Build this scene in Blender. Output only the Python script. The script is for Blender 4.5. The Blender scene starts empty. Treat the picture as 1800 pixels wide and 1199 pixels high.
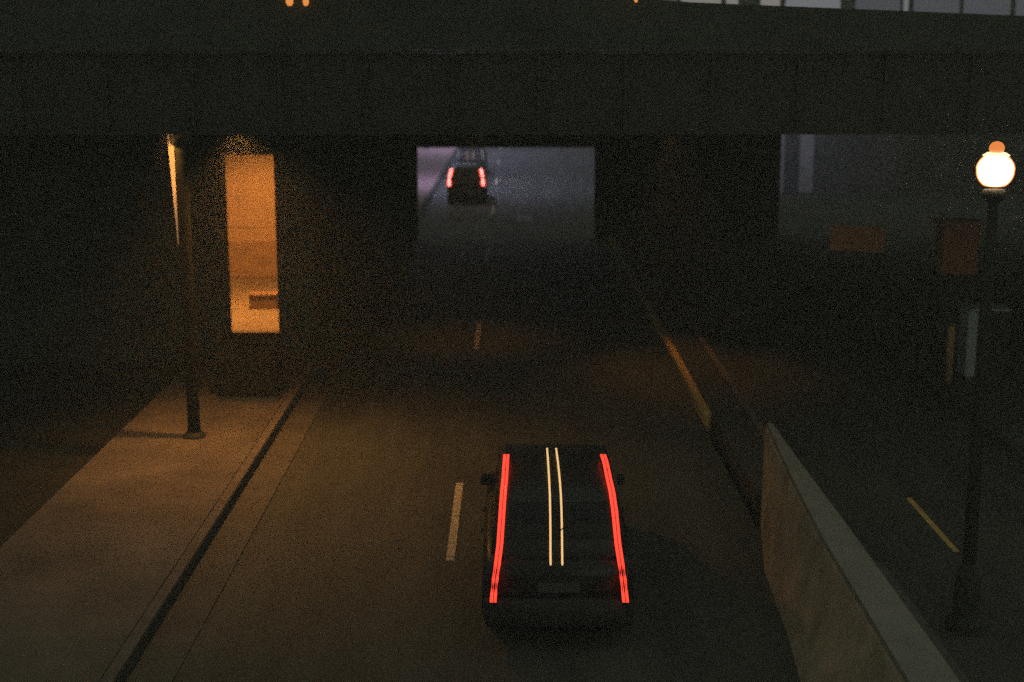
import bpy, bmesh, math, random
from mathutils import Vector, Matrix
random.seed(7)
S = bpy.context.scene
COL = S.collection

# ------------------------------------------------------------------ camera
cam_d = bpy.data.cameras.new('camera'); cam = bpy.data.objects.new('camera', cam_d); COL.objects.link(cam)
cam.location = (0, 0, 7.0)
cam.rotation_euler = (math.radians(90 - 11.44), 0, 0)
cam_d.lens = 50; cam_d.sensor_width = 36; cam_d.clip_start = 0.1; cam_d.clip_end = 2000
cam_d.dof.use_dof = True; cam_d.dof.focus_distance = 17.0; cam_d.dof.aperture_fstop = 0.85
S.camera = cam

# ------------------------------------------------------------------ night sky glow
w = bpy.data.worlds.new('World'); S.world = w; w.use_nodes = True
bg = w.node_tree.nodes['Background']
bg.inputs[0].default_value = (0.93, 1.0, 0.76, 1); bg.inputs[1].default_value = 0.16

S.view_settings.view_transform = 'Standard'; S.view_settings.look = 'None'
S.view_settings.exposure = 0.0; S.view_settings.gamma = 1.0; S.view_settings.use_curve_mapping = False
S.cycles.use_denoising = False
S.cycles.use_adaptive_sampling = True
S.cycles.adaptive_threshold = 0.5
S.cycles.adaptive_min_samples = 16
S.cycles.max_bounces = 5; S.cycles.volume_bounces = 1
S.cycles.sample_clamp_indirect = 1.0
S.cycles.sample_clamp_direct = 2.0

SODIUM = (1.0, 0.42, 0.09)
COOL = (0.62, 0.62, 1.0)

# ------------------------------------------------------------------ materials
MATS = {}
def mat(name, col, rough=0.8, var=0.25, scale=3.0, metal=0.0, bump=0.0, col2=None, spec=0.4):
    if name in MATS: return MATS[name]
    m = bpy.data.materials.new(name); m.use_nodes = True
    nt = m.node_tree; N = nt.nodes; L = nt.links
    b = N['Principled BSDF']
    b.inputs['Roughness'].default_value = rough; b.inputs['Metallic'].default_value = metal
    b.inputs['Specular IOR Level'].default_value = spec
    tc = N.new('ShaderNodeTexCoord')
    n1 = N.new('ShaderNodeTexNoise'); n1.inputs['Scale'].default_value = scale; n1.inputs['Detail'].default_value = 9
    n1.inputs['Roughness'].default_value = 0.65
    L.new(tc.outputs['Object'], n1.inputs['Vector'])
    r = N.new('ShaderNodeValToRGB')
    c2 = col2 or tuple(c * (1 - var) for c in col)
    c1 = tuple(min(1, c * (1 + var)) for c in col)
    r.color_ramp.elements[0].position = 0.3; r.color_ramp.elements[1].position = 0.7
    r.color_ramp.elements[0].color = (*c2, 1); r.color_ramp.elements[1].color = (*c1, 1)
    L.new(n1.outputs['Fac'], r.inputs[0]); L.new(r.outputs[0], b.inputs['Base Color'])
    if bump:
        n2 = N.new('ShaderNodeTexNoise'); n2.inputs['Scale'].default_value = scale * 14; n2.inputs['Detail'].default_value = 6
        L.new(tc.outputs['Object'], n2.inputs['Vector'])
        bp = N.new('ShaderNodeBump'); bp.inputs['Strength'].default_value = bump; bp.inputs['Distance'].default_value = 0.02
        L.new(n2.outputs['Fac'], bp.inputs['Height']); L.new(bp.outputs[0], b.inputs['Normal'])
    MATS[name] = m; return m
def stretch(m, sc):
    nt = m.node_tree; tc = [n for n in nt.nodes if n.type == 'TEX_COORD'][0]
    mp = nt.nodes.new('ShaderNodeMapping'); mp.inputs['Scale'].default_value = sc
    for l in list(tc.outputs['Object'].links):
        to_ = l.to_socket; nt.links.remove(l); nt.links.new(mp.outputs[0], to_)
    nt.links.new(tc.outputs['Object'], mp.inputs[0])
def emit(name, col, strength, base=(0.1, 0.1, 0.1)):
    if name in MATS: return MATS[name]
    m = bpy.data.materials.new(name); m.use_nodes = True
    b = m.node_tree.nodes['Principled BSDF']
    b.inputs['Base Color'].default_value = (*base, 1); b.inputs['Roughness'].default_value = 0.3
    b.inputs['Emission Color'].default_value = (*col, 1); b.inputs['Emission Strength'].default_value = strength
    MATS[name] = m; return m

asphalt = mat('asphalt', (0.043, 0.044, 0.038), 0.78, 0.5, 0.9, bump=0.6)
stretch(asphalt, (1.3, 0.22, 1))
gutter_m = mat('gutter_concrete', (0.08, 0.072, 0.06), 0.85, 0.22, 1.3, bump=0.3)
paving = mat('pavement_concrete', (0.115, 0.095, 0.078), 0.9, 0.4, 0.7, bump=0.5)
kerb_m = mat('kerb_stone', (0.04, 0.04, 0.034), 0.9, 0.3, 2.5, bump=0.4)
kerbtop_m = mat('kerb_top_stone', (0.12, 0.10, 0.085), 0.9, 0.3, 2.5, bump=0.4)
soil = mat('dark_soil', (0.018, 0.019, 0.012), 1.0, 0.4, 2.0, bump=0.8)
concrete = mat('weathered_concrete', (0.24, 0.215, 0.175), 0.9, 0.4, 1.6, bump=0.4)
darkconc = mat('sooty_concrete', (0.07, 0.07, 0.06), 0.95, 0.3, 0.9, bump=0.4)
blacksteel = mat('black_steel', (0.012, 0.013, 0.011), 0.9, 0.3, 2.2, spec=0.1)
blackstone = mat('black_stone', (0.045, 0.051, 0.044), 0.95, 0.35, 0.7, bump=0.4)  # near-black tone for the bridge stone and the brick pier's foot
steel = mat('dark_painted_steel', (0.024, 0.026, 0.021), 0.75, 0.3, 2.2, bump=0.15)
poststeel = mat('dark_post_paint', (0.010, 0.011, 0.010), 0.9, 0.15, 3.0, spec=0.08)
yellow = mat('worn_yellow_paint', (0.62, 0.42, 0.12), 0.75, 0.3, 5.0, col2=(0.32, 0.22, 0.08))
white = mat('worn_white_paint', (0.55, 0.45, 0.32), 0.7, 0.25, 9.0, col2=(0.2, 0.18, 0.14))
wall_up = mat('plastered_wall', (0.45, 0.38, 0.28), 0.9, 0.10, 1.2, bump=0.1)
wall_dado = mat('darker_wall_panel', (0.30, 0.24, 0.16), 0.9, 0.18, 2.2, bump=0.1)
floor_pale = mat('pale_floor', (0.21, 0.20, 0.15), 0.9, 0.15, 2.0, bump=0.1)
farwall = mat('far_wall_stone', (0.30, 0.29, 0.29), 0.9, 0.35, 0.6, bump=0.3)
brick_m = mat('brown_brick', (0.40, 0.17, 0.10), 0.9, 0.3, 3.0, bump=0.3)
blackpaint = mat('black_lamp_post_paint', (0.028, 0.030, 0.026), 0.95, 0.2, 4.0)
carpaint = mat('black_car_paint', (0.014, 0.014, 0.015), 0.42, 0.15, 1.0, spec=0.3)
glass_m = mat('dark_car_glass', (0.012, 0.013, 0.018), 0.2, 0.1, 1.0, spec=0.22)
rubber = mat('tyre_rubber', (0.02, 0.02, 0.02), 0.9, 0.1, 4.0)
rim_m = mat('grey_wheel_rim', (0.25, 0.25, 0.26), 0.4, 0.1, 4.0, metal=0.8)
trim = mat('black_plastic_trim', (0.02, 0.02, 0.02), 0.7, 0.1, 4.0)
plate_m = mat('number_plate', (0.06, 0.06, 0.06), 0.6, 0.05, 4.0)
palemetal = mat('pale_grey_metal', (0.40, 0.45, 0.5), 0.6, 0.2, 3.0)
leaf = mat('dark_leaf', (0.07, 0.065, 0.03), 0.9, 0.4, 5.0)
bark = mat('dark_bark', (0.05, 0.04, 0.03), 0.95, 0.3, 5.0, bump=0.4)

# ------------------------------------------------------------------ mesh helpers
def link(name, me, m, parent=None, loc=None):
    o = bpy.data.objects.new(name, me); COL.objects.link(o)
    if m and not me.materials: me.materials.append(m)
    if parent: o.parent = parent
    if loc: o.location = loc
    return o
def bm_box(bm, x0, x1, y0, y1, z0, z1):
    v = [bm.verts.new(p) for p in [(x0,y0,z0),(x1,y0,z0),(x1,y1,z0),(x0,y1,z0),(x0,y0,z1),(x1,y0,z1),(x1,y1,z1),(x0,y1,z1)]]
    for f in [(0,3,2,1),(4,5,6,7),(0,1,5,4),(1,2,6,5),(2,3,7,6),(3,0,4,7)]: bm.faces.new([v[i] for i in f])
def done(name, bm, m, parent=None, bevel=0.0, smooth=False, segs=1):
    bmesh.ops.recalc_face_normals(bm, faces=bm.faces)
    if bevel: bmesh.ops.bevel(bm, geom=list(bm.edges), offset=bevel, segments=segs, affect='EDGES')
    if smooth:
        for f in bm.faces: f.smooth = True
    me = bpy.data.meshes.new(name); bm.to_mesh(me); bm.free()
    return link(name, me, m, parent)
def box(name, x0, x1, y0, y1, z0, z1, m, parent=None, bevel=0.0):
    bm = bmesh.new(); bm_box(bm, x0, x1, y0, y1, z0, z1)
    return done(name, bm, m, parent, bevel)
def lathe(name, prof, m, parent=None, seg=28, at=(0,0,0), smooth=True):
    bm = bmesh.new(); rings = []
    for r, z in prof:
        rings.append([bm.verts.new((at[0]+r*math.cos(2*math.pi*i/seg), at[1]+r*math.sin(2*math.pi*i/seg), at[2]+z)) for i in range(seg)])
    for a, b in zip(rings, rings[1:]):
        for i in range(seg): bm.faces.new([a[i], a[(i+1)%seg], b[(i+1)%seg], b[i]])
    bm.faces.new(rings[0][::-1]); bm.faces.new(rings[-1])
    return done(name, bm, m, parent, smooth=smooth)
def tube(name, pts, r, m, parent=None, seg=10, flat=1.0):
    bm = bmesh.new(); rings = []
    pts = [Vector(p) for p in pts]
    for k, p in enumerate(pts):
        t = (pts[min(k+1, len(pts)-1)] - pts[max(k-1, 0)]).normalized()
        u = t.cross(Vector((0, 0, 1)) if abs(t.z) < 0.95 else Vector((0, 1, 0))).normalized(); v = t.cross(u)
        rr = r[k] if isinstance(r, (list, tuple)) else r
        rings.append([bm.verts.new(p + u*rr*math.cos(2*math.pi*i/seg) + v*rr*flat*math.sin(2*math.pi*i/seg)) for i in range(seg)])
    for a, b in zip(rings, rings[1:]):
        for i in range(seg): bm.faces.new([a[i], a[(i+1)%seg], b[(i+1)%seg], b[i]])
    bm.faces.new(rings[0][::-1]); bm.faces.new(rings[-1])
    return done(name, bm, m, parent, smooth=True)
def tag(o, label=None, cat=None, group=None, kind=None):
    if label: o['label'] = label
    if cat: o['category'] = cat
    if group: o['group'] = group
    if kind: o['kind'] = kind
    return o
def thing(name, label, cat, loc=(0,0,0), rz=0, group=None):
    o = bpy.data.objects.new(name, None); COL.objects.link(o)
    o.location = loc; o.rotation_euler = (0, 0, rz)
    return tag(o, label, cat, group)
def struct(o, label=None): return tag(o, label, None, None, 'structure')
def light(name, typ, loc, col, energy, aim=None, size=0.2, spot=160, blend=1.0, parent=None):
    d = bpy.data.lights.new(name, typ); d.color = col; d.energy = energy
    if typ == 'SPOT': d.spot_size = math.radians(spot); d.spot_blend = blend; d.shadow_soft_size = size
    elif typ == 'POINT': d.shadow_soft_size = size
    o = bpy.data.objects.new(name, d); COL.objects.link(o); o.location = loc
    if aim is not None:
        o.rotation_euler = (Vector(aim) - Vector(loc)).to_track_quat('-Z', 'Y').to_euler()
    if parent:
        o.parent = parent; o.location = Vector(loc) - Vector(parent.location)
    return o

# ------------------------------------------------------------------ setting: ground, roads, kerbs
def sheet(name, x0, x1, y0, y1, z, m, nx=1, ny=1, amp=0.0):
    bm = bmesh.new(); g = []
    for j in range(ny+1):
        g.append([bm.verts.new((x0+(x1-x0)*i/nx, y0+(y1-y0)*j/ny, z + (random.uniform(-amp, amp) if amp else 0))) for i in range(nx+1)])
    for j in range(ny):
        for i in range(nx): bm.faces.new([g[j][i], g[j][i+1], g[j+1][i+1], g[j+1][i]])
    return done(name, bm, m)
struct(sheet('ground', -300, 300, -60, 500, -0.9, soil, 8, 8))
struct(sheet('planted_bank', -60, -7.25, -5, 32.4, -0.12, soil, 60, 40, 0.10))
struct(box('road', -3.85, 3.68, -20, 400, -0.6, 0.0, asphalt), 'dark asphalt carriageway running under the bridge')
struct(box('gutter', -4.39, -3.862, -20, 53.9, -0.6, 0.004, gutter_m))
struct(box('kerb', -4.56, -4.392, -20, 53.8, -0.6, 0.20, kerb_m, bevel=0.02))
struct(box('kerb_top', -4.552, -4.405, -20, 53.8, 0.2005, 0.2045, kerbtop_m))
struct(box('pavement', -7.2, -4.575, -20, 53.8, -0.6, 0.19, paving))
struct(box('far_pavement', -8.5, -4.15, 54.9, 128, -0.6, 0.17, mat('reddish_paving', (0.20, 0.12, 0.12), 0.9, 0.3, 2.0)))
struct(box('far_kerb', -4.148, -3.98, 54.9, 128, -0.6, 0.16, kerb_m, bevel=0.02))
struct(box('far_road', 3.69, 4.66, 54.9, 128, -0.6, -0.005, asphalt))
struct(box('far_gutter', -3.978, -3.86, 54.9, 128, -0.6, 0.0, asphalt))
# median with the yellow kerb under the bridge
struct(box('median', 3.86, 4.5, 21.6, 53.8, -0.6, 0.225, kerb_m, bevel=0.02))
struct(box('yellow_kerb', 3.682, 3.856, 26.6, 53.8, -0.6, 0.22, yellow, bevel=0.03))
struct(box('median_outer_kerb', 4.505, 4.66, 22.5, 53.8, -0.6, 0.25, kerbtop_m, bevel=0.02))
struct(box('side_road', 4.665, 8.9, -20, 128, -0.6, -0.01, asphalt), 'side road to the right of the wedge wall')
struct(box('right_kerb', 8.905, 9.05, -20, 71, -0.6, 0.14, kerb_m, bevel=0.02))
struct(box('right_pavement', 9.055, 30, -20, 71, -0.6, 0.13, mat('grey_paving', (0.055, 0.06, 0.055), 0.9, 0.5, 0.5, bump=0.5)))
# painted lines (thin sheets 4 mm above the road)
def paint(name, x0, x1, y0, y1, z, m, label=None):
    o = box(name, x0, x1, y0, y1, z + 0.001, z + 0.005, m); return struct(o, label)
for k in range(7):
    y = 19.0 + 14.6*k
    paint('lane_dash', -0.93, -0.81, y, y + 3.7, 0.0, white)
paint('edge_line', 6.33, 6.42, 19.4, 21.9, -0.01, yellow)
paint('reflection_patch', 0.2, 0.9, 60.2, 62.6, 0.0, mat('pale_reflection', (0.14, 0.14, 0.15), 0.8, 0.3, 3))  # pale patch painted for a light reflection on the road

# ------------------------------------------------------------------ near bridge
br = thing('road_bridge', 'long black bridge deck crossing over the whole road', 'bridge', (0, 24.2, 0))
def to(parent, o):
    o.parent = parent; o.location = o.location - parent.location; return o
YF = 24.2
# fascia girder with web, flanges and stiffeners; parapet top with a crest near x = 2
to(br, box('girder_web', -60, 60, YF + 0.1, YF + 0.14, 5.70, 7.0, steel))
to(br, box('lower_flange', -60, 60, YF - 0.06, YF + 0.3, 5.66, 5.70 - 0.002, steel))
to(br, box('upper_flange', -60, 60, YF - 0.06, YF + 0.3, 7.002, 7.05, steel))
def ptop(x):
    if x < 2.1: return 7.90
    if x < 3.0: return 7.825
    return 7.825 - 0.0395*(x - 3.0)
bm = bmesh.new()
xs = [-60, -20, -10, -5, 0, 2.0, 2.999, 5, 9, 14, 20]
prev = None
for x in xs:
    t = ptop(x)
    q = [bm.verts.new(p) for p in [(x, YF, 7.052), (x, YF+0.22, 7.052), (x, YF+0.22, t), (x, YF, t)]]
    if prev:
        for i in range(4): bm.faces.new([prev[i], prev[(i+1) % 4], q[(i+1) % 4], q[i]])
    else: bm.faces.new(q[::-1])
    prev = q
bm.faces.new(prev)
to(br, done('parapet', bm, blackstone))
st = None
for k in range(42):
    x = -30 + 1.45*k
    if st is None:
        st = to(br, box('stiffener', -0.02, 0.02, YF - 0.03, YF + 0.098, 5.702, 6.998, steel)); st.location.x = x
    else:
        c = st.copy(); COL.objects.link(c); c.location.x = x
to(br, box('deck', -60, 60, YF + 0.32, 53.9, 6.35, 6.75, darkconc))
for k in range(9):
    y = YF + 2.6 + 3.1*k
    to(br, box('cross_beam', -20, 20, y, y + 0.3, 5.95, 6.348, steel))
for x in (-7.6, -1.6, 1.4, 6.5, 10.5):
    to(br, box('main_girder', x - 0.12, x + 0.12, YF + 0.42, YF + 2.55, 5.78, 6.348, steel))

# ------------------------------------------------------------------ steel posts under the bridge edge
def steel_post(x, y, label, lit=True):
    t = thing('bridge_post', label, 'post', (x, y, 0.19), 0, 'steel posts carrying the bridge edge')
    z0 = 0
    lathe('base_plate', [(0.2, 0), (0.2, 0.04), (0.15, 0.05), (0.15, 0.10)], steel, t, 20)
    lathe('shaft', [(0.115, 0.10), (0.11, 0.3), (0.11, 5.1), (0.115, 5.2)], poststeel, t, 28)
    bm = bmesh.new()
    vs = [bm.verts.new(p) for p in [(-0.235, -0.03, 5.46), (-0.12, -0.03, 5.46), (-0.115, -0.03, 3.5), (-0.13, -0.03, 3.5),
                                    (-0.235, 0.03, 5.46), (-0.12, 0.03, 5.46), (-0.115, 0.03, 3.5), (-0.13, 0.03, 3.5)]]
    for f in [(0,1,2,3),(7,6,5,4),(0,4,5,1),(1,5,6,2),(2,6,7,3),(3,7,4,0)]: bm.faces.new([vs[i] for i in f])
    done('light_sliver', bm, mat('pale_sliver', (0.75, 0.66, 0.55), 0.8, 0.1, 3), t)  # pale taper stands for lamplight running down the post's edge
    lathe('capital', [(0.115, 5.2), (0.16, 5.3), (0.19, 5.34), (0.19, 5.42)], steel, t, 20)
    return t
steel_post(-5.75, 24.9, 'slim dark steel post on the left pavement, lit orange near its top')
# its neighbours on the median and by the right kerb, in deep shadow

# ------------------------------------------------------------------ abutment with the passage, passage walls
ab = thing('abutment', 'black bridge abutment left of the road with a tall opening', 'abutment', (-10, 32.5, 0))
to(ab, box('front_wall', -60, -6.64, 32.5, 33.1, -0.7, 6.348, blackstone))
to(ab, box('pier', -5.42, -4.58, 32.5, 53.9, 0.2, 6.348, blackstone))
to(ab, box('lintel', -6.638, -5.422, 32.5, 33.1, 4.74, 6.348, blackstone))
to(ab, box('passage_wall', -10.5, -5.44, 43.7, 44.2, 1.28, 6.3, wall_up))
to(ab, box('passage_wall_joint', -10.5, -5.44, 43.685, 43.70, 1.72, 1.75, wall_dado))
to(ab, box('dado_panel', -10.5, -5.44, 43.64, 44.2, 0.2, 1.275, wall_dado))
to(ab, box('passage_floor', -10.5, -5.425, 33.11, 43.63, 0.10, 0.196, floor_pale))
to(ab, box('passage_side_wall', -10.9, -10.5, 33.11, 44.2, 0.0, 6.3, wall_up))
# low dark box in front of the opening
cb = thing('control_cabinet', 'low black roadside cabinet on the left pavement in front of the opening', 'cabinet', (-5.27, 27.95, 0.19))
box('plinth', -0.6, 0.6, -0.38, 0.38, 0, 0.08, darkconc, cb)
box('housing', -0.58, 0.58, -0.36, 0.36, 0.082, 1.17, blacksteel, cb, 0.02)
box('lid', -0.62, 0.62, -0.40, 0.40, 1.172, 1.25, blacksteel, cb, 0.02)
for s in (-1, 1):
    d = box('door', 0.02 if s > 0 else -0.55, 0.55 if s > 0 else -0.02, -0.375, -0.362, 0.13, 1.1, blacksteel, cb)
    box('handle', s*0.07 - 0.015, s*0.07 + 0.015, -0.40, -0.376, 0.5, 0.64, trim, d)
ct = thing('crate', 'low dull wooden crate on the pale passage floor inside the opening', 'crate', (-6.75, 38.2, 0.197))
crm = mat('dull_wood', (0.20, 0.15, 0.10), 0.9, 0.2, 4.0)
box('body', -0.36, 0.36, -0.25, 0.25, 0, 0.36, crm, ct, 0.01)
box('lid', -0.38, 0.38, -0.27, 0.27, 0.362, 0.41, crm, ct, 0.005)

# ------------------------------------------------------------------ far portal of the underpass
po = thing('portal', 'dark inner portal framing the bluish far end of the underpass', 'portal', (0, 54, 0))
to(po, box('header_beam', -8, 10.15, 54.0, 54.8, 3.52, 6.74, blackstone))
to(po, box('left_jamb', -8, -3.62, 54.0, 54.8, -0.1, 3.518, blackstone))
to(po, box('right_jamb', 3.16, 10.15, 54.0, 54.8, -0.1, 3.518, blackstone))
for k, y in enumerate((40.5, 45.5, 50.5)):
    pr = thing('median_pier', ['first', 'middle', 'last'][k] + ' dark round pier on the median, counted from the near side', 'pier', (4.2, y, 0.27), 0, 'piers on the median')
    lathe('base', [(0.36, 0), (0.36, 0.25), (0.28, 0.3)], blackstone, pr, 20)
    lathe('shaft', [(0.26, 0.3), (0.26, 5.6)], blackstone, pr, 24)
    lathe('capital', [(0.26, 5.6), (0.4, 5.8), (0.4, 6.06)], blackstone, pr, 20)

# ------------------------------------------------------------------ wedge-shaped concrete wall at the lower right
wd = thing('wedge_wall', 'pale concrete wedge wall ending in a nose at lower right', 'wall', (3.9, 21.3, 0))
tl = [(3.93, 21.3), (3.84, 19.8), (3.74, 18.0), (3.66, 16.1), (3.61, 13.0), (3.55, 8.0), (3.5, -4)]      # top left edge
bl = [(3.90, 21.3), (3.66, 20.0), (3.46, 18.6), (3.38, 16.8), (3.24, 15.0), (3.05, 12.0), (2.9, -4)]     # foot, flared to the road
tr = [(4.00, 21.3), (4.00, 19.8), (4.02, 18.0), (4.04, 16.1), (4.05, 13.0), (4.06, 8.0), (4.06, -4)]
HT = 1.33
bm = bmesh.new(); prev = None
for (a, ay), (b, by), (c, cy) in zip(tl, bl, tr):
    q = [bm.verts.new(p) for p in [(b, by, -0.1), (a - 0.02, ay, HT), (c - 0.0, cy, HT), (c + 0.02, cy, -0.1)]]
    if prev:
        for i in range(4): bm.faces.new([prev[i], prev[(i+1) % 4], q[(i+1) % 4], q[i]])
    else: bm.faces.new(q)
    prev = q
bm.faces.new(prev[::-1])
to(wd, done('wall_body', bm, mat('warm_concrete', (0.30, 0.25, 0.18), 0.9, 0.4, 1.4, bump=0.5)))
bm = bmesh.new(); prev = None
for (a, ay), (c, cy) in zip(tl, tr):
    q = [bm.verts.new(p) for p in [(a + 0.012, ay - 0.02, HT + 0.002), (a + 0.012, ay - 0.02, HT + 0.075), (c + 0.02, cy - 0.02, HT + 0.075), (c + 0.02, cy - 0.02, HT + 0.002)]]
    if prev:
        for i in range(4): bm.faces.new([prev[i], prev[(i+1) % 4], q[(i+1) % 4], q[i]])
    else: bm.faces.new(q)
    prev = q
bm.faces.new(prev[::-1])
to(wd, done('coping', bm, mat('pale_coping', (0.20, 0.19, 0.17), 0.85, 0.2, 2.0, bump=0.3)))
lg = thing('rear_ledge', 'lower concrete ledge behind the wedge wall on the side road edge', 'ledge', (4.3, 18, 0))
to(lg, box('ledge_block', 4.08, 4.4, 16.4, 20.4, -0.1, 0.85, darkconc, None, 0.03))
to(lg, box('ledge_block', 4.08, 4.5, 9.0, 16.3, -0.1, 0.98, darkconc, None, 0.03))

# ------------------------------------------------------------------ globe lamp
gl = bpy.data.materials.new('lit_globe_glass'); gl.use_nodes = True
nt = gl.node_tree; b = nt.nodes['Principled BSDF']
lw = nt.nodes.new('ShaderNodeLayerWeight'); lw.inputs[0].default_value = 0.5
rp = nt.nodes.new('ShaderNodeValToRGB')
rp.color_ramp.elements[0].position = 0.42; rp.color_ramp.elements[0].color = (1, 0.70, 0.44, 1)
rp.color_ramp.elements[1].position = 0.78; rp.color_ramp.elements[1].color = (0.09, 0.013, 0.001, 1)
e = rp.color_ramp.elements.new(0.60); e.color = (0.3, 0.14, 0.06, 1)
nt.links.new(lw.outputs['Facing'], rp.inputs[0]); nt.links.new(rp.outputs[0], b.inputs['Emission Color'])
b.inputs['Emission Strength'].default_value = 11.0; b.inputs['Base Color'].default_value = (0.6, 0.5, 0.4, 1)
def globe_lamp(x, y, z, label, k=1.0):
    t = thing('street_lamp', label, 'street lamp', (x, y, 0.0), 0, 'globe street lamps')
    lathe('base', [(0.24, 0), (0.24, 0.1), (0.17, 0.2), (0.15, 0.7), (0.09, 0.85)], blackpaint, t, 16, smooth=False)
    lathe('post', [(0.085, 0.85), (0.06, z - 0.45), (0.055, z - 0.38)], blackpaint, t, 14)
    lathe('collar', [(0.055, z - 0.38), (0.12, z - 0.33), (0.14, z - 0.27), (0.12, z - 0.215)], blackpaint, t, 18)
    pr = []
    for i in range(17):
        a = -math.pi/2 + math.pi*i/16
        r = 0.225*math.cos(a); zz = 0.215*math.sin(a)
        if r > 0.10: pr.append((r*(1 if zz > 0 else 0.97), z + zz))
    lathe('globe', pr, gl, t, 32)
    lathe('globe_rim', [(0.145, z + 0.172), (0.155, z + 0.18), (0.105, z + 0.212)], emit('lit_rim', (1.0, 0.62, 0.33), 2.2), t, 24)
    lathe('finial', [(0.07, z + 0.213), (0.088, z + 0.25), (0.085, z + 0.285), (0.055, z + 0.325), (0.015, z + 0.34)], emit('lit_finial', (1.0, 0.28, 0.055), 0.85), t, 20)
    return t
globe_lamp(5.62, 16.6, 5.66, 'glowing white globe lamp with a small orange cap at upper right')

# ------------------------------------------------------------------ bridge and passage lamps
def soffit_lamp(x, y, z, label, energy, aim, spot, col=SODIUM, size=0.12, blend=1.0):
    t = thing('ceiling_lamp', label, 'lamp', (x, y, z), 0, 'lamps under the bridge')
    box('housing', -0.16, 0.16, -0.12, 0.12, 0.05, 0.17, steel, t, 0.01)
    box('lens', -0.13, 0.13, -0.09, 0.09, 0.03, 0.048, emit('lit_sodium_lens', (1, 0.5, 0.18), 5), t)
    light('lamp_light', 'SPOT', (x, y, z - 0.02), col, energy, aim, size, spot, blend, t)
    return t
soffit_lamp(-4.75, 24.75, 5.78, 'small orange lamp just behind the bridge edge above the left kerb', 1350, (-3.9, 23.3, 0), 122)
soffit_lamp(-5.97, 24.60, 5.74, 'small orange lamp beside the head of the steel post', 260, (-5.92, 24.84, 4.0), 80, size=0.04)
soffit_lamp(-0.9, 35.2, 5.5, 'added orange lamp under the deck to brighten the white lane dashes', 170, (-0.87, 34.9, 0), 62)  # unseen extra lamp put in so the dashes show
soffit_lamp(3.6, 32.6, 5.4, 'added orange lamp under the deck to brighten the yellow kerb', 230, (3.9, 31.0, 0), 76)  # unseen extra lamp put in to light the kerb
soffit_lamp(-6.6, 37.2, 5.3, 'orange lamp high inside the passage behind the abutment', 3000, (-6.6, 39.7, 0), 113, (1.0, 0.33, 0.065), size=0.2, blend=0.3)

# ------------------------------------------------------------------ street lamps with cool light beyond the bridge
def cool_lamp(x, y, z, label, energy, aim, sx=1, col=COOL, spot=140):
    t = thing('tall_street_lamp', label, 'street lamp', (x, y, 0.0), 0, 'tall street lamps with cool light')
    lathe('pole', [(0.12, 0), (0.11, 1.0), (0.06, z)], blackpaint, t, 14)
    tube('arm', [(0, 0, z - 0.1), (0.5*sx, 0, z + 0.25), (1.5*sx, 0, z + 0.35)], 0.04, blackpaint, t)
    box('head', 1.5*sx - 0.35, 1.5*sx + 0.35, -0.14, 0.14, z + 0.3, z + 0.42, blackpaint, t, 0.02)
    light('lamp_light', 'SPOT', (x + 1.5*sx, y, z + 0.25), col, energy, aim, 0.25, spot, 1.0, t)
    return t
cool_lamp(-6.2, 76, 9.0, 'tall cool street lamp on the far left pavement beyond the underpass', 6000, (-1.0, 78, 0))
cool_lamp(-6.2, 104, 9.0, 'tall cool street lamp farthest away beyond the underpass', 6000, (-1.0, 100, 0))
cool_lamp(10.75, 62, 7.5, 'tall cool street lamp in front of the right building beyond the bridge', 1500, (14.0, 71.5, 4.2), 1, spot=60)
cool_lamp(9.3, -3, 9.5, 'tall street lamp beside the near bridge behind the viewpoint', 1000, (4.5, 12, 0), -1, (0.86, 0.95, 0.8), 150)

# ------------------------------------------------------------------ buildings beyond
bd = thing('building', 'pale office block with a band of dim windows above the bridge at upper right', 'building', (30, 72, 0))
to(bd, box('wall', 7.9, 70, 72, 90, -0.5, 8.60, mat('dark_facade', (0.09, 0.09, 0.09), 0.9, 0.4, 0.5)))
to(bd, box('upper_wall', 7.9, 70, 72.2, 90, 8.602, 12.0, darkconc))
to(bd, box('roof_band', 7.7, 70, 71.8, 90, 12.002, 13.0, farwall))
wc = [emit('dim_window_warm', (0.92, 0.85, 0.78), 0.24), emit('dim_window_grey', (0.85, 0.85, 0.95), 0.19), emit('faint_window', (0.75, 0.8, 1.0), 0.07)]
def px(p, Y, z): return (p - 900)/2500*(Y*0.98 + (7 - z)*0.198)
for a, b_, mi in [(1165,1192,2),(1196,1270,0),(1275,1300,0),(1336,1374,0),(1380,1480,1),(1503,1586,2),(1588,1600,1),(1606,1690,2),(1694,1780,2),(1786,1880,2)]:
    x0, x1 = px(a, 72, 9.5), px(b_, 72, 9.5)
    f = to(bd, box('window', x0, x1, 72.12, 72.198, 8.64, 11.8, steel))
    box('pane', x0 + 0.05, x1 - 0.05, 72.10, 72.118, 8.68, 11.75, wc[mi], f)
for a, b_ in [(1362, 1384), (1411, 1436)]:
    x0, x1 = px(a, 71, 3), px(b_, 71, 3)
    to(bd, box('pale_streak', x0, x1, 71.5, 71.98, 0.13, 8.6, farwall))  # pale strips painted for bluish light streaks on the far wall
b2 = thing('sky_screen_block', 'added long dark block far behind the bridge that hides the sky glow', 'building', (0, 130, 0))
to(b2, box('wall', -110, 7.6, 130, 140, -0.5, 26, darkconc))  # added block that keeps the bright sky from showing above the bridge
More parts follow.
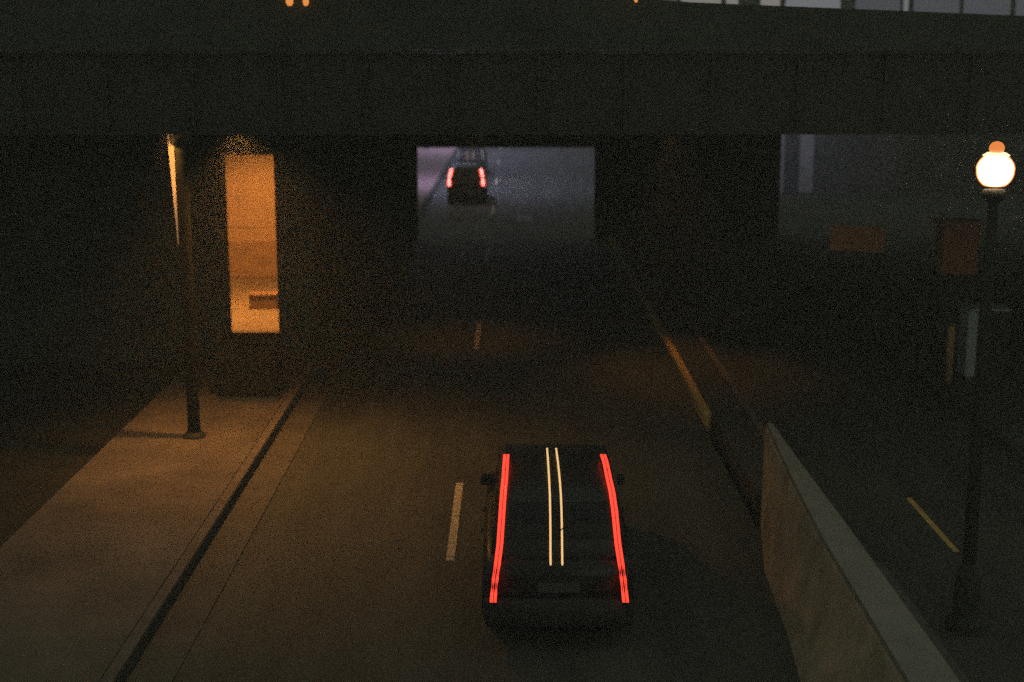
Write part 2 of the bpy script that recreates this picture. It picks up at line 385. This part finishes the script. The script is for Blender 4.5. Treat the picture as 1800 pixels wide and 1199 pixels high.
for p, w_, lab in ((510.5, 0.062, 'orange lantern on the bridge parapet, left one of the close pair'), (539, 0.05, 'orange lantern on the bridge parapet, right one of the close pair'), (1117, 0.035, 'small single orange lantern on the bridge parapet above the road')):
    lt = thing('parapet_lantern', lab, 'lantern', ((p - 900)/2500*23.5, 24.05, 7.765 if w_ > 0.04 else 7.82), 0, 'lanterns on the bridge parapet')
    lathe('glass', [(w_*0.6, 0.0), (w_, 0.05), (w_, 0.30), (w_*0.7, 0.36)], emit('lantern_glass', (1.0, 0.34, 0.07), 0.85), lt, 14)
    lathe('cap', [(w_*1.2, 0.361), (w_*0.4, 0.42)], blacksteel, lt, 14)
    box('bracket', -0.02, 0.02, 0.04, 0.149, 0.36, 0.39, blacksteel, lt)

# ------------------------------------------------------------------ right side: sign board, brick pier, cabinet, bollard
sb = thing('sign_board', 'plain brownish board on two posts beyond the side road', 'board', (8.55, 35.0, 0.13), math.radians(-14))
box('board', -0.66, 0.66, -0.03, 0.03, 2.06, 2.68, mat('brown_board', (0.62, 0.30, 0.14), 0.8, 0.15, 3), sb)
for s in (-1, 1): box('post', s*0.55 - 0.04, s*0.55 + 0.04, 0.032, 0.10, 0, 2.6, steel, sb)
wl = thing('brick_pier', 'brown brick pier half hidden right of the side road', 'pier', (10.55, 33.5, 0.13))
box('plinth', -0.46, 0.46, -0.34, 0.34, 0, 1.75, blackstone, wl, 0.02)  # foot blackened to paint the shade below the lit brick
box('shaft', -0.42, 0.42, -0.3, 0.3, 1.752, 2.9, brick_m, wl, 0.02)
box('cap', -0.5, 0.5, -0.38, 0.38, 2.902, 3.02, brick_m, wl, 0.02)
pc = thing('kiosk_box', 'pale framed metal box with a dark front on the right pavement', 'box', (10.15, 29.9, 0.13))
box('left_frame', -0.48, -0.28, -0.3, 0.3, 0.1, 1.52, palemetal, pc, 0.01)
box('top_frame', -0.48, 0.42, -0.34, 0.3, 1.522, 1.58, palemetal, pc, 0.01)
box('front_panel', -0.278, 0.42, -0.25, 0.3, 0.1, 1.52, blackpaint, pc, 0.01)
box('foot', -0.45, 0.4, -0.28, 0.28, 0, 0.098, steel, pc)
bo = thing('bollard', 'short orange lit post standing left of the pale metal box', 'bollard', (9.32, 29.6, 0.13))
lathe('shaft', [(0.075, 0), (0.075, 1.15), (0.05, 1.22)], mat('ochre_bollard', (0.45, 0.28, 0.12), 0.8, 0.2, 4), bo, 16)
# dark street tree behind the globe lamp
tr_ = thing('street_tree', 'dark bushy street tree behind the globe lamp at right edge', 'tree', (11.6, 27.0, 0.13))
tube('trunk', [(0, 0, 0), (0.05, 0, 1.2), (-0.02, 0.05, 2.4), (0.1, 0, 3.2)], [0.17, 0.13, 0.11, 0.07], bark, tr_)
for k in range(5):
    a = k*1.25
    tube('limb', [(0.03, 0, 2.2 + 0.15*k), (0.6*math.cos(a), 0.6*math.sin(a), 3.0 + 0.1*k), (1.1*math.cos(a), 1.1*math.sin(a), 3.6 + 0.12*k)], [0.06, 0.04, 0.015], bark, tr_)
bm = bmesh.new()
for c in range(26):
    ca, cr = random.uniform(0, 6.28), random.uniform(0.2, 1.25)
    cc = Vector((cr*math.cos(ca), cr*math.sin(ca), random.uniform(2.3, 4.3)))
    for i in range(170):
        d = Vector((random.gauss(0, 1), random.gauss(0, 1), random.gauss(0, 1))).normalized()*random.uniform(0.1, 0.45)
        p = cc + d; u = Vector((random.gauss(0, 1), random.gauss(0, 1), random.gauss(0, 1))).normalized()
        v = u.cross(d).normalized(); s = random.uniform(0.03, 0.06)
        vs = [bm.verts.new(p + u*s*1.5), bm.verts.new(p + v*s), bm.verts.new(p - u*s*1.5), bm.verts.new(p - v*s)]
        bm.faces.new(vs)
me = bpy.data.meshes.new('crown'); bm.to_mesh(me); bm.free(); cr_ = link('crown', me, leaf, tr_); cr_['kind'] = 'stuff'

# ------------------------------------------------------------------ cars
def loft(name, stations, m, parent, smooth=True):
    """stations: (y, [(halfwidth, z), ...] from bottom to top)"""
    bm = bmesh.new(); rings = []
    for y, pr in stations:
        ring = [bm.verts.new((-w_, y, z)) for w_, z in pr] + [bm.verts.new((w_, y, z)) for w_, z in reversed(pr)]
        rings.append(ring)
    n = len(rings[0])
    for a, b in zip(rings, rings[1:]):
        for i in range(n): bm.faces.new([a[i], a[(i+1) % n], b[(i+1) % n], b[i]])
    bm.faces.new(rings[0][::-1]); bm.faces.new(rings[-1])
    o = done(name, bm, m, parent, smooth=smooth)
    return o
def wheel(parent, x, y, R=0.35):
    s = 1 if x > 0 else -1
    def ring(name, prof, m, par):
        bm = bmesh.new(); seg = 28; rs = []
        for r, d in prof:
            rs.append([bm.verts.new((x + s*d, y + r*math.cos(2*math.pi*i/seg), R + r*math.sin(2*math.pi*i/seg))) for i in range(seg)])
        for a, b in zip(rs, rs[1:]):
            for i in range(seg): bm.faces.new([a[i], a[(i+1) % seg], b[(i+1) % seg], b[i]])
        bm.faces.new(rs[0]); bm.faces.new(rs[-1][::-1])
        return done(name, bm, m, par, smooth=False)
    t = ring('wheel', [(R*0.6, -0.2), (R*0.97, -0.2), (R, -0.17), (R, 0.0), (R*0.96, 0.03), (R*0.7, 0.03)], rubber, parent)
    ring('rim', [(R*0.3, -0.05), (R*0.68, -0.05), (R*0.68, 0.025), (R*0.62, 0.02), (R*0.2, 0.005)], rim_m, t)
def suv(x, y, label, H=1.78, W=0.93, lampmode='strip', L=4.7, red=None, tl_rows=3, warm=True, centre=True):
    t = thing('car', label, 'car', (x, y, 0.0), 0, 'cars driving away along the road')
    tw = 0.66*W/0.93
    zb = H*0.60
    # lower body
    low = []
    for yy, k, zt in [(0.0, 0.93, zb - 0.06), (0.10, 0.98, zb), (0.8, 1.0, zb + 0.02), (3.2, 1.0, zb), (3.9, 0.98, zb - 0.05), (4.45, 0.93, zb - 0.18), (L, 0.80, zb - 0.34)]:
        w_ = W*k
        low.append((yy, [(w_*0.90, 0.24), (w_*0.97, 0.34), (w_, 0.55), (w_, zt - 0.22), (w_*0.97, zt - 0.05), (w_*0.90, zt)]))
    body = loft('body', low, carpaint, t)
    cabst = [(0.12, zb - 0.01, 0.80, 0.02), (0.26, zb, 0.88, 0.45), (0.55, zb, 0.88, 0.80), (0.95, zb, 0.88, 0.93), (1.6, zb, 0.88, 1.0), (2.5, zb, 0.88, 0.99), (3.0, zb, 0.87, 0.86), (3.75, zb - 0.01, 0.84, 0.03)]
    cab = []
    for yy, z0, k, f in cabst:
        zt = z0 + 0.03 + (H - z0 - 0.03)*f
        wb = W*k; wt = wb + (tw*1.1 - wb)*f
        cab.append((yy, [(wb, z0 - 0.03), (wb*0.99, z0 + 0.02), (wt + (wb - wt)*0.35, z0 + (zt - z0)*0.6), (wt, zt - 0.035*f), (wt*0.88, zt)]))
    loft('cabin', cab, carpaint, t)
    # rear window
    def surf(yy):   # roofline height at y
        for (a, z0, k, f), (b, z1, k1, f1) in zip(cabst, cabst[1:]):
            if a <= yy <= b:
                u = (yy - a)/(b - a); ff = f + (f1 - f)*u
                z0 = z0 + (z1 - z0)*u
                return z0 + 0.03 + (H - z0 - 0.03)*ff
        return zb
    def plate(name, y0, y1, w0, w1, m, off=0.012, n=4):
        bm = bmesh.new(); rows = []
        for i in range(n + 1):
            yy = y0 + (y1 - y0)*i/n; ww = w0 + (w1 - w0)*i/n; z = surf(yy) + off
            rows.append([bm.verts.new((-ww, yy - 0.008, z)), bm.verts.new((ww, yy - 0.008, z))])
        for a, b in zip(rows, rows[1:]): bm.faces.new([a[0], a[1], b[1], b[0]])
        return done(name, bm, m, t)
    rw = plate('rear_window', 0.20, 0.86, W*0.66, tw*0.80, glass_m, 0.02)
    tube('wiper', [(0.0, 0.22, surf(0.22) + 0.05), (0.18, 0.32, surf(0.32) + 0.045), (0.38, 0.34, surf(0.34) + 0.045)], 0.01, trim, t, 6)
    plate('windscreen', 3.05, 3.7, tw*0.9, W*0.72, glass_m, 0.02)
    for s in (-1, 1):
        for y0, y1 in ((0.75, 1.35), (1.45, 2.2), (2.3, 3.1)):
            bm = bmesh.new(); wb = W*0.885; wt = tw*1.1
            vs = []
            for yy, f in ((y0, 0.12), (y1, 0.12), (y1 - 0.05, 0.72), (y0 + 0.05, 0.72)):
                ww = wb*0.99 + (wt + (wb - wt)*0.35 - wb*0.99)*min(1, (f/0.6)) - (0.045*(f > 0.6)) + 0.012
                vs.append(bm.verts.new((s*ww, yy, zb + (H - zb)*f)))
            bm.faces.new(vs); done('side_window', bm, glass_m, t)
        m_ = box('mirror', s*W*0.98 - 0.09*(s < 0), s*W*0.98 + 0.09 + (0 if s > 0 else -0.0), 3.0, 3.12, zb + 0.02, zb + 0.16, carpaint, t, 0.02)
        tube('roof_rail', [(s*tw*0.98, 1.2, H - 0.03), (s*tw*0.98, 1.3, H + 0.035), (s*tw*0.98, 2.5, H + 0.03), (s*tw*0.98, 2.6, H - 0.035)], 0.015, trim, t, 6)
        for yy in (0.95, 3.75): wheel(t, s*(W - 0.03), yy)
        for yy in (1.55, 2.4):
            box('door_handle', s*W - 0.005 if s > 0 else -W - 0.03, s*W + 0.03 if s > 0 else -W + 0.005, yy, yy + 0.18, zb - 0.17, zb - 0.14, trim, t)
    bp = loft('bumper', [(-0.10, [(W*0.82, 0.30), (W*0.84, 0.36), (W*0.84, 0.56), (W*0.80, 0.60)]), (-0.04, [(W*0.93, 0.27), (W*0.95, 0.34), (W*0.95, 0.58), (W*0.92, 0.62)]), (0.05, [(W*0.94, 0.27), (W*0.97, 0.34), (W*0.97, 0.58), (W*0.94, 0.62)])], trim, t)
    box('number_plate', -0.25, 0.25, -0.03, -0.012, 0.70, 0.82, plate_m, t)
    box('tailgate_trim', -0.5, 0.5, -0.02, -0.004, 0.88, 0.90, trim, t)
    fit = lambda q: [(a, b_, max(c, surf(b_) + 0.015) if b_ > 0.14 else c) for a, b_, c in q]
    red = red or emit('red_trail', (1.0, 0.055, 0.03), 1.6, (0.3, 0.01, 0.01))
    redhot = emit('bright_red_lens', (1.0, 0.22, 0.16), 2.2, (0.3, 0.01, 0.01))
    for s in (-1, 1):
        if lampmode == 'strip':
            zr = H
            pts = [(0.785, -0.13, 0.60), (0.778, -0.06, 0.68), (0.76, -0.03, 0.85), (0.735, 0.0, 1.02), (0.705, 0.17, 1.20), (0.68, 0.42, 1.46), (0.665, 0.72, 1.66), (0.65, 1.1, 1.76), (0.64, 1.6, 1.82), (0.635, 2.0, 1.80)]
            pts = fit(pts)
            ln = tube('tail_lamp', [(s*a, b_ + 0.02, c - 0.02) for a, b_, c in pts], 0.038, trim, t, 12, 0.8)
            for off, rr, ins in ((-0.031, 0.009, 0), (-0.012, 0.010, 1), (0.014, 0.008, 2), (0.030, 0.011, 0)):
                q = [(s*a + off, b_ - 0.035, c + 0.03) for a, b_, c in pts]
                tube('light_tube', q, rr, red, ln, 8)  # red bars modelled after the tail lamps' light trails, up to the roof
        elif lampmode == 'tall':
            pts = [(0.80, -0.04, 0.83), (0.80, -0.04, 1.10), (0.77, 0.0, 1.28), (0.70, 0.18, 1.60)]
            ln = tube('tail_lamp', [(s*a, b_, c) for a, b_, c in pts], 0.10, emit('far_red_lens', (1.0, 0.06, 0.03), 2.2, (0.3, 0.01, 0.01)), t, 12, 0.7)
            tube('light_tube', [(s*a, b_ - 0.06, c + 0.03) for a, b_, c in pts], 0.045, emit('far_red_core', (1.0, 0.42, 0.36), 3, (0.3, 0.01, 0.01)), ln, 8)
        else:
            pts = [(0.76, -0.04, 0.80), (0.75, -0.03, 1.0), (0.68, 0.2, 1.45)]
            ln = tube('tail_lamp', [(s*a, b_, c) for a, b_, c in pts], 0.05, emit('pale_lamp_lens', (0.8, 0.85, 0.9), 0.16), t, 8)
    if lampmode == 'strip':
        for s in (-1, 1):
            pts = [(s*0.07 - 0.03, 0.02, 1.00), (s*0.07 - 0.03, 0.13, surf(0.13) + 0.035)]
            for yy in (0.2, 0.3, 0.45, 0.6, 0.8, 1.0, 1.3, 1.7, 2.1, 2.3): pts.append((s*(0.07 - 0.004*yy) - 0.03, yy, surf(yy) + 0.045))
            tube('plate_lamp_trail', pts, 0.0125, emit('warm_trail', (1.0, 0.60, 0.24), 1.0), t, 8)  # warm strips modelled after the plate lamps' light trails
    elif lampmode == 'pale':
        for s in (-1, 1):
            tube('plate_lamp_trail', [(s*0.18, -0.02, 0.9), (s*0.18, 0.1, 1.2), (s*0.17, 0.4, 1.5)], 0.022, emit('warm_lamp_faint', (1.0, 0.62, 0.28), 0.35), t, 8)  # same for the far plate lamps' streaks of light
    return t
suv(0.56, 16.05, 'nearest black car in the middle lane with tail lamp light trails shaped as long red bars')
suv(-2.17, 67.5, 'distant dark car at the underpass exit with short bright red lamps', lampmode='tall')
suv(-2.45, 84.0, 'farthest dark car with dim pale lamps just ahead of the distant red one', lampmode='pale')

# ------------------------------------------------------------------ thin haze added round everything to lift the blacks
hz = box('haze', -302, 302, -62, 502, -2.0, 27.5, None)
hm = bpy.data.materials.new('lifting_haze'); hm.use_nodes = True
nt = hm.node_tree; nt.nodes.clear()
out = nt.nodes.new('ShaderNodeOutputMaterial'); pv = nt.nodes.new('ShaderNodeVolumePrincipled')
pv.inputs['Color'].default_value = (0.9, 0.92, 0.9, 1); pv.inputs['Density'].default_value = 0.0040
pv.inputs['Anisotropy'].default_value = 0.2
nt.links.new(pv.outputs[0], out.inputs['Volume'])
hz.data.materials.append(hm); hz['kind'] = 'stuff'; hz['label'] = 'thin added haze lifting the blacks'
